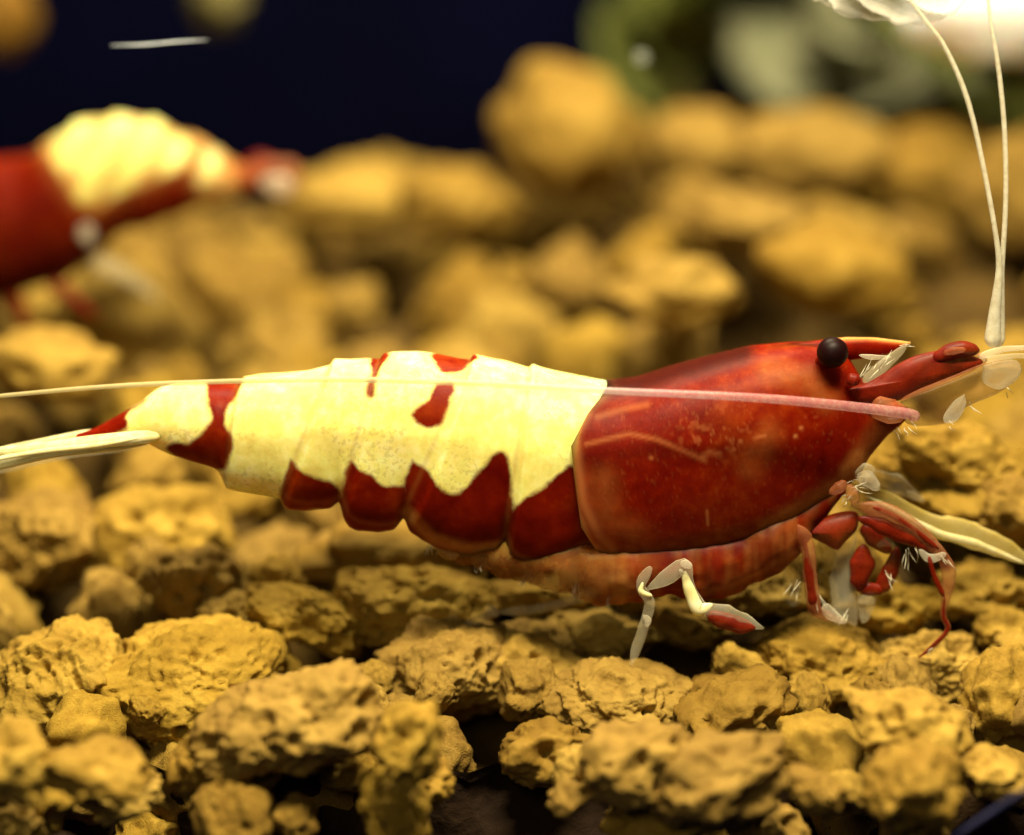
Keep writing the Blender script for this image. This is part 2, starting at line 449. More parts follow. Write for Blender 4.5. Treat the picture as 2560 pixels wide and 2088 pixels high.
hero(1930, 1390, 125, 85, 0, 6, seed=18, pit=1.0, label='brownish pitted granule beside the bent red leg tip', group=G_F)
hero(2085, 1470, 100, 135, 0, 5, seed=19, pit=0.5, label='tall bright yellow granule at the end of the front row', group=G_F)
hero(1890, 1520, 135, 75, -15, 5, seed=20, y=-0.62, label='flat granule shelving over a dark gap', group=G_F)
hero(1695, 1640, 68, 48, -15, 5, seed=21, y=-0.85, label='small pale granule lying alone in the dark gap', group=G_F)
hero(1905, 1635, 105, 95, 35, 5, seed=22, y=-0.85, label='split granule with a bright lower knob', group=G_F)
hero(25, 1595, 85, 95, 0, 5, seed=23, y=-0.85, pit=0.4, label='bright smooth granule against the biggest pitted granule', group=G_F)
hero(40, 1715, 60, 45, 0, 5, seed=24, y=-0.75, label='dim granule under the bright smooth one', group=G_F)
hero(200, 1600, 110, 60, -8, 5, seed=25, y=-0.85, label='knobbly granule under the biggest pitted granule', group=G_F)
hero(1400, 1690, 150, 62, 6, 5, seed=41, y=-0.62, label='half shaded broad granule at the bottom of the front slope', group=G_F)
hero(1890, 1705, 95, 55, -10, 5, seed=42, y=-0.72, label='dim granule below the split granule', group=G_F)
hero(255, 1650, 95, 52, 10, 5, seed=43, y=-0.66, pit=0.5, label='round knob of soil below the knobbly granule', group=G_F)
hero(880, 1630, 62, 66, 0, 5, seed=44, y=-0.58, label='dim lump under the narrow hanging granule', group=G_F)
hero(1590, 1705, 85, 48, 0, 5, seed=45, y=-0.62, label='dark lump left of the small pale granule', group=G_F)
hero(1130, 1560, 95, 70, 20, 5, seed=46, y=-0.42, label='shaded granule inside the deep dark cavity', group=G_F)
hero(2060, 1610, 100, 50, -10, 5, seed=47, y=-0.70, label='shaded granule under the tall bright yellow one', group=G_F)
# around the legs and behind the head
hero(1960, 985, 165, 110, -10, 6, seed=26, pit=0.8, y=0.42, hollows=((-0.30, -0.10, 0.24, 0.75), (0.15, -0.05, 0.14, 0.4), (0.45, 0.15, 0.12, 0.3)), label='large granule with round holes behind the antenna scale', group=G_M)
hero(2100, 1065, 110, 80, -20, 5, seed=27, y=0.30, label='granule behind the pale front leg', group=G_M)
hero(1830, 900, 90, 70, 0, 5, seed=28, y=0.62, label='granule peeping out behind the shrimp mouth', group=G_M)
hero(1850, 1265, 105, 55, 0, 5, seed=29, pit=1.3, label='flaky granule under the bent red leg', group=G_M)
hero(2030, 1230, 120, 62, 5, 5, seed=30, pit=1.2, label='layered granule below the pale front leg', group=G_M)
hero(2095, 1320, 85, 55, 0, 5, seed=31, label='granule between the layered one and the tall bright one', group=G_M)
hero(1240, 1320, 130, 55, 0, 5, seed=32, pit=1.3, label='crumbly flat granule under the clear hind leg joint', group=G_M)
hero(1110, 1240, 110, 42, 0, 5, seed=33, y=0.25, label='pale flat granule under the swimmerets', group=G_M)
hero(1430, 1300, 95, 50, -10, 5, seed=34, pit=1.3, label='crumbly granule under the cream leg segment', group=G_M)
hero(1600, 1235, 110, 48, 0, 5, seed=35, y=0.2, label='shaded granule behind the thin red leg', group=G_M)
hero(1330, 1225, 110, 45, 0, 5, seed=37, y=0.35, label='granule peeping out between thorax and clear hind leg', group=G_M)
hero(1480, 1215, 120, 50, 0, 5, seed=38, y=0.45, label='granule behind the clawed leg', group=G_M)
hero(1120, 1340, 110, 50, -8, 5, seed=36, label='ochre granule behind the overhanging one', group=G_M)
# ridge at the back
RB = 'granules on the blurred rear ridge'
for k, (cx, cy, rx, rz, yy, lb) in enumerate([
    (1190, 285, 150, 135, 3.3, 'tallest blurred granule on the rear ridge'),
    (1445, 300, 115, 95, 3.5, 'blurred granule right of the tallest one on the ridge'),
    (1670, 310, 165, 105, 3.5, 'wide blurred granule on the ridge below the green plant'),
    (1950, 355, 150, 100, 3.5, 'blurred granule on the ridge below the white filter guard'),
    (2110, 400, 110, 120, 3.0, 'blurred granule behind the upright feelers'),
    (950, 420, 120, 75, 3.1, 'low blurred granule left of the tallest one'),
    (740, 410, 130, 70, 3.2, 'low blurred granule beside the other shrimp tail fan'),
    (1540, 455, 140, 70, 2.6, 'blurred granule with a dark hollow below it'),
    (1720, 560, 150, 90, 2.0, 'bright blurred granule above the eye'),
    (1400, 600, 130, 75, 1.8, 'blurred granule below the dark hollow'),
    (100, 760, 130, 70, 1.2, 'blurred granule above the tail and the long antenna')]):
    hero(cx, cy, rx, rz, rnd.uniform(-8, 8), 4, y=yy, seed=50+k, pit=0.5, label=lb, group=RB)

# scattered granules, copies that share a few meshes
protos = []
for k in range(12):
    V, f = granule_verts(4 if k < 6 else 5, 100+k, 0.6)
    protos.append(mesh_from('soil_granule', V, f)); protos[-1].materials.append(M['soil'])
def copy_granule(x, y, z, r, label, group):
    o = bpy.data.objects.new('soil_granule', rnd.choice(protos)); sc.collection.objects.link(o)
    o.location = (x, y, z)
    o.rotation_euler = (rnd.uniform(0, 6.28), rnd.uniform(0, 6.28), rnd.uniform(0, 6.28))
    s = r/1.05
    o.scale = (s*rnd.uniform(0.9, 1.2), s*rnd.uniform(0.8, 1.1), s*rnd.uniform(0.75, 1.0))
    size = 'small' if r < 0.15 else 'middle sized' if r < 0.215 else 'large'
    u, v = proj(np.array([[x, y, z]])); u = float(u[0])
    if y > 1.6: near = 'beside the blurred second shrimp' if u < 700 else 'under the dark open water' if u < 1300 else 'under the green plants' if u < 2200 else 'behind the upright feelers'
    elif y > 0.55: near = 'behind the tail' if u < 600 else 'behind the cream abdomen' if u < 1500 else 'behind the red carapace' if u < 2100 else 'behind the antenna scale'
    else: near = 'under the tail fan' if u < 500 else 'under the abdomen' if u < 1400 else 'under the thorax' if u < 1950 else 'under the walking legs'
    tag(o, size+' '+label+' '+near, 'soil granule', group+', '+size+', '+near)
    return o
placed = [(g[0], g[1], g[3]) for g in granules] + [(hx, hy, hr*0.9) for hx, hy, hr in HOLES]
n_sc = 0
for y0, y1, tries, lb, gr in ((0.55, 1.6, 900, 'softly blurred ochre granule', 'granules close behind the shrimp'),
                              (1.6, 4.1, 1800, 'strongly blurred ochre granule in the rear bed', 'granules in the rear of the bed')):
    for _ in range(tries):
        y = rnd.uniform(y0, y1); hw = 1.5*(y-CY)/7
        x = rnd.uniform(-hw, hw); r = rnd.choice((0.10, 0.13, 0.16, 0.19, 0.23, 0.28))*rnd.uniform(0.9, 1.1)
        if all((x-a)**2+(y-b)**2 > (0.76*(r+c))**2 for a, b, c in placed):
            placed.append((x, y, r))
            copy_granule(x, y, float(zs(x, y))+rnd.uniform(-0.06, 0.05), r, lb, gr); n_sc += 1
# lower layer that closes the gaps
for _ in range(700):
    y = rnd.uniform(-0.30, 0.9); hw = 1.45*(y-CY)/7
    x = rnd.uniform(-hw, hw); r = rnd.uniform(0.10, 0.17)
    if all((x-a)**2+(y-b)**2 > (0.62*(r+min(c, 0.2)))**2 for a, b, c in placed):
        placed.append((x, y, r))
        copy_granule(x, y, float(zs(x, y))-rnd.uniform(0.10, 0.19), r, 'half shaded ochre granule deep in a gap', 'granules deep in the gaps'); n_sc += 1
# small crumbs lying on top
top_ = [(g[0], g[1], g[2], g[3]) for g in granules]
for _ in range(420):
    y = rnd.uniform(-0.72, 0.75); hw = 1.4*(y-CY)/7; x = rnd.uniform(-hw, hw); r = rnd.uniform(0.05, 0.11)
    if n_sc > 285: break
    z = float(zs(x, y))+rnd.uniform(-0.04, 0.05)
    if any((x-a)**2+(y-b)**2 < (hr*0.8+r)**2 for a, b, hr in HOLES): continue
    dd = [math.dist((x, y, z), g[:3])/(g[3]+r) for g in top_]
    if min(dd) > 0.62 and not (abs(y) < 0.14 and z > -0.1):
        top_.append((x, y, z, r)); copy_granule(x, y, z, r, 'ochre soil crumb lying on the front bed', 'crumbs on the front bed'); n_sc += 1
# dim granules in the shaded face of the front bank
for k in range(18):
    x = -1.3+2.6*(k+0.5)/18+rnd.uniform(-.05, .05); row = k % 2
    copy_granule(x, -0.33+rnd.uniform(-0.05, 0.05)-0.03*row, -0.55-0.2*row+rnd.uniform(-0.06, 0.06), rnd.uniform(0.10, 0.17), 'dim granule in the shaded front bank', 'granules in the front bank face')

# ------------------------------------------------------------------ shrimp body
def sdf(poly, u, v):
    p = np.array(poly); n = len(p); d = np.full(u.shape, 1e9); ins = np.zeros(u.shape, bool)
    for i in range(n):
        a, b = p[i], p[(i+1) % n]; e = b-a
        w0, w1 = u-a[0], v-a[1]; t = np.clip((w0*e[0]+w1*e[1])/(e.dot(e)+1e-9), 0, 1)
        d = np.minimum(d, np.hypot(w0-e[0]*t, w1-e[1]*t))
        c = (a[1] > v) != (b[1] > v)
        xi = a[0] + (v-a[1])/(e[1] if e[1] else 1e-9)*e[0]
        ins ^= c & (u < xi)
    return np.where(ins, d, -d)
def dline(pl, u, v):
    p = np.array(pl); d = np.full(u.shape, 1e9)
    for a, b in zip(p[:-1], p[1:]):
        e = b-a; w0, w1 = u-a[0], v-a[1]; t = np.clip((w0*e[0]+w1*e[1])/(e.dot(e)+1e-9), 0, 1)
        d = np.minimum(d, np.hypot(w0-e[0]*t, w1-e[1]*t))
    return d
def prof(pts, x):
    p = np.array(sorted(pts)); return np.interp(x, p[:, 0], p[:, 1])
def soft(a, k):
    ker = np.ones(k)/k; q = np.concatenate([np.full(k, a[0]), a, np.full(k, a[-1])]); return np.convolve(q, ker, 'same')[k:-k]
def loft(xs, top, bot, wid, nt=96, power=0.85, shear=None, bump=None, y0=0.0, sm=9, plow=None):
    """xs, top, bot in view pixels -> side-on closed body; returns verts, faces"""
    t_, b_ = soft(prof(top, xs), sm), prof(bot, xs)
    b_ = soft(b_, 5)
    w_ = soft(prof(wid, xs), 25)
    V = []
    N = len(xs); S = np.linspace(0, 1, N)
    for i in range(N):
        zt, zb = t_[i], b_[i]
        for k in range(nt):
            th = 2*math.pi*k/nt
            cs, sn = math.cos(th), math.sin(th)
            fr = (1-cs)/2
            vv = zt + (zb-zt)*fr
            x = xs[i]
            if shear: x = x + shear(fr)*(1-S[i])**2
            g = bump(x, fr) if bump else 0.0
            p = PV(x, vv - g*cs*1000/K, y0)
            V.append((p[0], y0 - math.copysign(abs(sn)**(power if cs > 0 or plow is None else plow), sn)*(w_[i]+g), p[2]))
    F = [(i*nt+k, i*nt+(k+1) % nt, (i+1)*nt+(k+1) % nt, (i+1)*nt+k) for i in range(N-1) for k in range(nt)]
    F.append(tuple(range(nt-1, -1, -1))); F.append(tuple((N-1)*nt+k for k in range(nt)))
    return V, F
class Body:
    def __init__(s): s.V, s.F, s.part = [], [], []
    def add(s, vf, tagid):
        o = len(s.V); s.V += [tuple(v) for v in vf[0]]; s.F += [tuple(i+o for i in f) for f in vf[1]]
        s.part += [tagid]*len(vf[0])

seams = [(500, 472), (690, 590), (793, 712), (982, 845), (1105, 1055)]
def seg_bump(x, fr):
    g = 0.0
    for a, b in seams:
        xb = a + (b-a)*fr
        if x > xb-8:
            r_ = min(1.0, (x-xb+8)/14.0); g = max(g, 0.014*r_*r_*(3-2*r_)*math.exp(-max(0, x-xb)/50))
    return g
B = Body()
abd_top = [(160, 904), (200, 890), (245, 865), (290, 838), (312, 820), (330, 808), (360, 800), (430, 798), (500, 799), (540, 786), (640, 775), (690, 762), (760, 752), (790, 752), (820, 742), (870, 737), (910, 741), (960, 751), (985, 751), (1050, 757), (1120, 775), (1180, 783), (1250, 795), (1330, 800)]
abd_bot = [(160, 910), (250, 908), (300, 908), (330, 925), (360, 938), (400, 950), (440, 960), (458, 968), (470, 992), (500, 1005), (540, 1015), (580, 1022), (592, 1030), (606, 1040), (640, 1046), (690, 1043), (706, 1030), (711, 1026), (716, 1050), (728, 1073), (745, 1084), (790, 1091), (822, 1087), (838, 1066), (843, 1060), (855, 1082), (880, 1103), (920, 1128), (980, 1140), (1030, 1136), (1048, 1112), (1054, 1108), (1062, 1140), (1080, 1157), (1110, 1167), (1145, 1167), (1180, 1150), (1210, 1130), (1330, 1120)]
abd_w = [(160, 0.015), (250, 0.05), (330, 0.085), (480, 0.115), (700, 0.15), (900, 0.165), (1100, 0.17), (1330, 0.16)]
B.add(loft(np.linspace(160, 1330, 520), abd_top, abd_bot, abd_w, 120, 0.8, bump=seg_bump, plow=0.5), 0)
car_top = [(1262, 795), (1330, 788), (1400, 765), (1470, 745), (1560, 723), (1650, 714), (1720, 714), (1765, 742), (1790, 788), (1830, 822), (1888, 850)]
car_bot = [(1262, 1142), (1300, 1150), (1350, 1152), (1450, 1138), (1560, 1110), (1640, 1077), (1720, 1024), (1780, 985), (1800, 945), (1840, 900), (1870, 880), (1888, 860)]
car_w = [(1262, 0.185), (1400, 0.20), (1600, 0.18), (1720, 0.13), (1800, 0.085), (1870, 0.04), (1888, 0.02)]
def car_shear(fr):
    return np.interp(fr, [0, .12, .28, .45, .75, .93, 1], [0, -45, -78, -72, -58, -20, 0])
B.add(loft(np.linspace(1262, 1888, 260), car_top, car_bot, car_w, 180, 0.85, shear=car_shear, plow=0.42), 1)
ros_top = [(1600, 722), (1650, 714), (1700, 708), (1760, 701), (1820, 702), (1892, 711)]
ros_bot = [(1600, 770), (1700, 755), (1760, 749), (1820, 742), (1860, 731), (1892, 713)]
B.add(loft(np.linspace(1600, 1892, 80), ros_top, ros_bot, [(1600, 0.03), (1760, 0.022), (1892, 0.004)], 32, 0.9, sm=3), 2)
und_top = [(840, 1040), (1000, 1080), (1290, 1080), (1500, 1060), (1700, 990), (1750, 990)]
und_bot = [(840, 1050), (870, 1085), (920, 1142), (960, 1160), (1050, 1188), (1150, 1208), (1230, 1236), (1275, 1240), (1330, 1224), (1400, 1214), (1460, 1232), (1520, 1216), (1590, 1184), (1650, 1148), (1690, 1092), (1750, 1010)]
und_bot = [(x_, z_) for x_, z_ in und_bot[:3]] + [(x_, float(prof(und_bot, x_)) + 7*math.sin(x_*0.11)*math.sin(x_*0.043+1)+3*math.sin(x_*0.31)) for x_ in range(925, 1690, 8)] + und_bot[-2:]
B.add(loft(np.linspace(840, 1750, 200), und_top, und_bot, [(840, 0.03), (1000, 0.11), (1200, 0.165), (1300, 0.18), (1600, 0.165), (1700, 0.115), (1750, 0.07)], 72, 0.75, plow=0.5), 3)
V = np.array(B.V); part = np.array(B.part)
m_ = part == 3
V[m_, 1] *= (1+0.06*vnoise(np.stack([V[m_, 0]*14, V[m_, 2]*3, V[m_, 1]*0], 1), 3)+0.02*vnoise(V[m_]*40, 4))
m_ = part == 0
V[m_, 1] *= 1+0.012*vnoise(V[m_]*14, 6)
Vn = V.copy(); Vn[:, 1] = -np.abs(Vn[:, 1])
pu, pv = proj(Vn)
reds = [VV((425, 770), (505, 770), (490, 828), (472, 850), (470, 880), (483, 915), (478, 950), (462, 975), (420, 975), (360, 945), (350, 930), (370, 920), (395, 918), (425, 890), (440, 870), (432, 840)),
        VV((150, 930), (150, 880), (300, 828), (267, 865), (260, 893), (200, 915)),
        Z4((660, 60), (800, 80), (740, 190), (715, 270), (700, 350), (655, 335), (665, 250), (690, 200)),
        Z4((1030, 60), (1160, 60), (1340, 90), (1300, 150), (1250, 195), (1160, 205), (1100, 165)),
        Z4((1090, 265), (1200, 260), (1180, 360), (1130, 500), (1095, 530), (1010, 540), (935, 470), (980, 410), (1040, 370), (1060, 300)),
        Z4((190, 735), (240, 800), (330, 850), (440, 890), (490, 930), (505, 965), (500, 1050), (210, 1060), (130, 1000), (130, 930), (150, 850)),
        Z4((565, 740), (620, 800), (700, 860), (770, 905), (890, 905), (905, 905), (905, 1200), (500, 1200), (508, 930), (530, 820)),
        Z4((940, 740), (1050, 820), (1100, 900), (1160, 950), (1230, 950), (1330, 840), (1430, 720), (1500, 690), (1535, 750), (1555, 900), (1570, 1060), (1560, 1400), (900, 1400), (895, 1000), (895, 900)),
        Z4((1560, 1060), (1650, 970), (1750, 910), (1870, 820), (1950, 780), (2300, 900), (2300, 1500), (1500, 1500), (1500, 1070))]
pig = np.full(len(V), -1e3)
for r_ in reds: pig = np.maximum(pig, sdf(smoothpath(list(r_)+[r_[0]], len(r_)*5+1)[:-1], pu, pv))
# white rim behind the carapace edge stays cream; carapace, rostrum and underside are red
pig = np.where(part >= 1, 60.0, pig)
line = np.zeros(len(V)); dark = np.zeros(len(V)); tan = np.zeros(len(V)); clear = np.zeros(len(V))
car = part == 1
def add_line(pl, w, a):
    global line
    line = np.maximum(line, np.where(car, a*np.exp(-(dline(pl, pu, pv)/w)**2), 0))
add_line(Z5((160, 770), (430, 705), (600, 740), (740, 800), (900, 870)), 6, 0.30)
add_line(Z5((230, 600), (380, 555), (540, 525)), 8, 0.22)
add_line(Z5((870, 850), (930, 820), (990, 830)), 6, 0.4); add_line(Z5((1030, 800), (1080, 800)), 4, 0.4)
add_line(Z5((910, 1180), (915, 1270)), 3.5, 0.5); add_line(Z5((1200, 740), (1270, 710)), 4, 0.35)
for q in ((560, 850), (1490, 670), (1115, 755), (1455, 720)):
    add_line(Z5(q, (q[0]+6, q[1])), 4.5, 0.55)
# lighter band along the rear edge of the carapace
rim = dline(VV((1262, 797), (1217, 840), (1186, 900), (1190, 960), (1203, 1050), (1235, 1120), (1262, 1145)), pu, pv)
line = np.maximum(line, np.where(car, 0.42*np.exp(-((rim-12)/13)**2), 0))
tan = np.maximum(tan, np.where(car, 0.65*sstep(30, 0, dline(VV((1790, 960), (1760, 1010), (1690, 1060), (1600, 1105)), pu, pv)-18), 0))
tan = np.maximum(tan, np.where(car, 0.35*sstep(60, 0, dline(VV((1830, 905), (1770, 1000), (1690, 1060)), pu, pv)), 0))
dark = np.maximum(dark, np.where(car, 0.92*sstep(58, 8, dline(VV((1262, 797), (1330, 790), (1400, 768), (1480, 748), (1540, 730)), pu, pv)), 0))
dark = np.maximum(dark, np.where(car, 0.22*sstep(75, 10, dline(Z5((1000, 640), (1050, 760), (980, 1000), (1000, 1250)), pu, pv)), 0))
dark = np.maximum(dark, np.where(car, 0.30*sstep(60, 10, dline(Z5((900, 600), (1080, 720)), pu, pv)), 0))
tan = np.maximum(tan, np.where(car, 0.30*sstep(55, 5, dline(VV((1600, 770), (1680, 790), (1720, 830)), pu, pv)), 0))
tan = np.maximum(tan, np.where(car, 0.22*sstep(70, 5, dline(VV((1250, 1000), (1260, 1080), (1330, 1120)), pu, pv)), 0))
tan = np.maximum(tan, np.where(car, 0.22*sstep(60, 5, dline(VV((1560, 970), (1600, 900)), pu, pv)), 0))
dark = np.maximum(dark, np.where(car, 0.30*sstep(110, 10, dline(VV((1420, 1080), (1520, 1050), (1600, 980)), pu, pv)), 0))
sq = np.stack([pu/22.0, pv/22.0, pu*0], 1); sq = sq + 0.8*np.stack([vnoise(sq*0.7, 21), vnoise(sq*0.7, 22), pu*0], 1)
msk = np.exp(-(((pu-Z5((960, 700))[0][0])/85)**2 + ((pv-Z5((960, 700))[0][1])/62)**2))
line = np.maximum(line, np.where(car, 0.34*msk*np.exp(-(vnoise(sq, 23)/0.10)**2), 0))
dark = np.maximum(dark, np.where(car, 0.45*msk*sstep(0.15, 0.55, vnoise(sq*0.8, 25)), 0))
dust = vnoise(np.stack([pu/7.0, pv/7.0, pu*0], 1), 31)
line = np.maximum(line, np.where(car, 0.07*sstep(0.62, 0.9, dust), 0))
cb_ = dline([(a*K, b*K) for a, b in car_bot if a < 1730], pu, pv)
tan = np.maximum(tan, np.where(car, 0.42*sstep(46, 0, cb_)*(0.7+0.3*vnoise(np.stack([pu/20.0, pv/20.0, pu*0], 1), 51)), 0))
und = part == 3
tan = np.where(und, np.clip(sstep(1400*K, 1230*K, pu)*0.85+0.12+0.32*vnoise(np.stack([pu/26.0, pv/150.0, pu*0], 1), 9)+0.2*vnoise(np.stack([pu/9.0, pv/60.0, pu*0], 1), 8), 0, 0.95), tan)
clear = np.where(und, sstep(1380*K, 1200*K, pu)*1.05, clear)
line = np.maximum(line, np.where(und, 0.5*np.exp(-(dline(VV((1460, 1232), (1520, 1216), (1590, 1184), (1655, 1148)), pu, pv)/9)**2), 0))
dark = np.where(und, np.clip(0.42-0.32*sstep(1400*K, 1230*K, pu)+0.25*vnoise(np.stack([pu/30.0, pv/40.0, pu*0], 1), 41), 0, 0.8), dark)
ros = part == 2
line = np.maximum(line, np.where(ros, 0.9*np.exp(-(dline(VV((1740, 703), (1800, 701), (1892, 711)), pu, pv)/7)**2), 0))
low = part == 0
line = np.maximum(line, np.where(low, 0.16*np.exp(-(dline([(a*K, b*K) for a, b in abd_bot if a > 580], pu, pv)/7)**2), 0))
for a_, b_ in seams:
    zt_, zb_ = prof(abd_top, a_), prof(abd_bot, b_)
    tan = np.maximum(tan, np.where(low, 0.28*np.exp(-(dline(VV((a_-6, zt_), (b_-6, zb_)), pu, pv)/6)**2), 0))
tan = np.maximum(tan, np.where(low, 0.75*sstep(18, 0, dline(VV((846, 1065), (900, 1120), (980, 1142), (1050, 1135)), pu, pv)-6)*sstep(0, 14, pig), 0))
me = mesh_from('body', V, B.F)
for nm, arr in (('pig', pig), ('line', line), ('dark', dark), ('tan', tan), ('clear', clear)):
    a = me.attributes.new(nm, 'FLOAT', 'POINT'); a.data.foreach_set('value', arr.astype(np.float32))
shrimp = empty('shrimp', (0.3, 0, 0))
tag(shrimp, 'sharp red and cream banded shrimp with red head and black eye, standing on ochre soil', 'shrimp')
SH = []          # parts are linked with world coordinates, then shifted under the empty
body = link('body', me, M['shell']); SH.append(body)

# eyes
def eye(u, v, y, r):
    c = np.array(P(u, v, y)); d, f = ico(4)
    o = link('eye', mesh_from('eye', d*np.array([r*1.02, r*0.95, r*1.0])+c, f), M['eye']); SH.append(o)
    V2, F2 = tube_data([c+np.array([-0.04, 0.06, -0.05]), c+np.array([-0.02, 0.03, -0.025]), c+np.array([0, 0.012, 0])], [0.012, 0.016, 0.018])
    s = link('eye_stalk', mesh_from('eye_stalk', V2, F2), M['red_limb']); s.parent = o
eye(*Z6((585, 262))[0], -0.112, 0.038)
eye(*Z6((600, 262))[0], 0.03, 0.034)

def limb(name, pts, y, rad, mat, flat=0.8, n=26, parent=None, ys=None, rough=0.0):
    w = [P(u, v, (ys[i] if ys else y)) for i, (u, v) in enumerate(pts)]
    o = tube(name, w, [r/1000 for r in rad], M[mat], None, n=n, seg=12, flat=flat, rough=rough, seed=len(SH)+pts[0][0])
    if parent is None: SH.append(o)
    else: o.parent = parent
    return o
# head plates and feelers
o = plate('antenna_scale', Z6((690, 560), (850, 515), (1000, 430), (1150, 335), (1300, 275), (1480, 245), (1640, 270), (1800, 345), (1560, 465), (1300, 565), (1150, 640), (960, 680), (760, 660)), -0.085, 0.025, M['red_limb']); SH.append(o)
l_ = limb('scale_edge', Z6((1130, 650), (1300, 572), (1560, 468), (1810, 352)), -0.105, [4, 6, 6, 3], 'pink_skin', parent=o)
o = plate('antenna_plate', Z6((1130, 660), (1400, 550), (1700, 430), (1850, 330), (2050, 330), (2110, 400), (2050, 500), (1900, 600), (1740, 665), (1640, 720), (1560, 815), (1400, 850), (1220, 850), (1150, 790)), -0.05, 0.02, M['tan_clear']); SH.append(o)
plate('plate_lobe', Z6((1650, 600), (1660, 690), (1590, 810), (1500, 830), (1480, 780), (1560, 660)), -0.075, 0.012, M['white'], o)
plate('plate_tip', Z6((1800, 370), (2040, 320), (2110, 400), (2060, 490), (1930, 560), (1800, 500)), -0.075, 0.012, M['clear'], o)
limb('peduncle', Z6((1380, 330), (1520, 265), (1640, 235), (1770, 250)), -0.095, [12, 22, 21, 12], 'red_limb')
limb('peduncle', Z6((1480, 270), (1560, 250), (1660, 240)), -0.12, [6, 10, 6], 'pink_skin')
limb('peduncle', Z6((1250, 480), (1500, 400), (1700, 330), (1830, 320)), -0.07, [10, 22, 20, 14], 'pink_skin')
limb('antennule', Z6((1760, 300), (1950, 240), (2129, 225), (2500, 200)), -0.09, [10, 8, 6, 4], 'white')
limb('antennule', Z6((1780, 330), (1960, 300), (2129, 290), (2500, 320)), -0.06, [9, 7, 6, 4], 'clear')
limb('antennule', VV((2062, 722), (2066, 660), (2076, 560), (2068, 480), (2040, 330), (2008, 200), (1962, 95), (1922, 42), (1870, -30)), -0.05, [24, 16, 8, 6.5, 6.5, 6.5, 5.5, 5, 4], 'feeler', n=70)
limb('antennule', VV((2074, 722), (2078, 660), (2082, 560), (2090, 420), (2088, 280), (2076, 150), (2058, 40), (2050, -40)), -0.03, [18, 13, 7, 6.5, 6.5, 6, 4.5, 4], 'feeler', n=70)
base = VV((1900, 872), (1872, 858), (1600, 829), (1260, 812), (1000, 797), (700, 789), (400, 795), (200, 805), (0, 823), (-90, 832))
yb = [-0.13, -0.15, -0.24, -0.26, -0.25, -0.22, -0.2, -0.2, -0.2, -0.2]
limb('antenna', base, 0, [13, 14, 11, 8.5, 7.5, 7, 6, 5.5, 5, 4.5], 'antenna', n=120, ys=yb)
limb('antenna_base', Z6((900, 690), (1060, 740), (1170, 760)), -0.12, [28, 32, 20], 'pink_skin')
limb('mouth_bristle', Z6((800, 285), (900, 300), (1060, 300)), -0.10, [3, 7, 3], 'white')
limb('mouth_bristle', Z6((830, 500), (980, 380), (1180, 210)), -0.03, [10, 16, 8], 'clear')
limb('mouth_bristle', Z6((700, 470), (760, 490), (790, 520)), -0.11, [14, 18, 10], 'red_limb')
limb('mouth_part', Z6((760, 1250), (850, 1215), (930, 1240)), -0.08, [10, 20, 10], 'clear')
limb('mouth_part', Z6((780, 1290), (860, 1280), (960, 1370)), -0.10, [10, 22, 10], 'white')
limb('mouth_part', Z6((700, 1330), (745, 1400), (780, 1480)), -0.12, [8, 18, 10], 'pink_skin')
limb('mouth_part', Z6((690, 1300), (640, 1350), (560, 1400)), -0.13, [8, 16, 8], 'pink_skin')

# walking legs: leg > segments as sub-parts
ZC = conv(1400, 775, 1.8276)
def leg(segs, name='leg'):
    """segs: (pts, y, radii, material); the first one is the leg itself, the others its sub-parts"""
    root = limb(name, segs[0][0], segs[0][1], segs[0][2], segs[0][3], rough=0.16, flat=0.55)
    for pts, y, rad, mat in segs[1:]:
        limb('leg_segment', pts, y, rad, mat, parent=root, rough=0.16, flat=0.55)
    return root
leg([(ZC((1320, 800), (1420, 830), (1560, 905), (1700, 985), (1800, 1005), (1900, 1040), (2020, 1085), (2160, 1160)), 0.02, [12, 18, 22, 30, 31, 33, 27, 20], 'clear_yellow'),
     (ZC((1410, 740), (1520, 790), (1660, 870)), 0.06, [8, 24, 8], 'clear'),
     (ZC((1580, 825), (1620, 850), (1665, 872)), 0.04, [4, 10, 4], 'white'),
     (ZC((1400, 850), (1520, 910), (1640, 975), (1760, 1030), (1900, 1065), (2140, 1165)), -0.01, [3, 6, 7, 9, 8, 5], 'cream_clear'),
     (ZC((1400, 870), (1500, 930), (1640, 1005), (1740, 1085)), 0.0, [3, 5, 5, 3], 'white')])
o = leg([(ZC((1330, 890), (1450, 915), (1600, 995), (1735, 1110), (1775, 1205), (1762, 1310), (1752, 1400), (1772, 1460), (1700, 1540), (1635, 1592)), -0.11, [13, 27, 27, 14, 18, 13, 7, 8, 7, 4], 'pink_skin'),
     (ZC((1360, 950), (1470, 985), (1590, 1040), (1715, 1100)), -0.11, [10, 22, 21, 8], 'red_limb'),
     (ZC((1430, 900), (1560, 965), (1730, 1090)), -0.12, [5, 8, 7], 'red_limb'),
     (ZC((1640, 1095), (1690, 1135), (1765, 1115)), -0.12, [5, 12, 8], 'white'),
     (ZC((1685, 1125), (1712, 1220), (1755, 1312)), -0.125, [6, 7, 6], 'red_limb'),
     (ZC((1757, 1310), (1752, 1400), (1772, 1460), (1700, 1540), (1638, 1590)), -0.125, [3, 4, 5, 5, 3], 'red_limb')])
plate('leg_segment', ZC((1090, 1010), (1200, 950), (1300, 922), (1360, 930), (1355, 1000), (1300, 1060), (1265, 1095), (1200, 1065)), -0.09, 0.03, M['red_limb'], o)
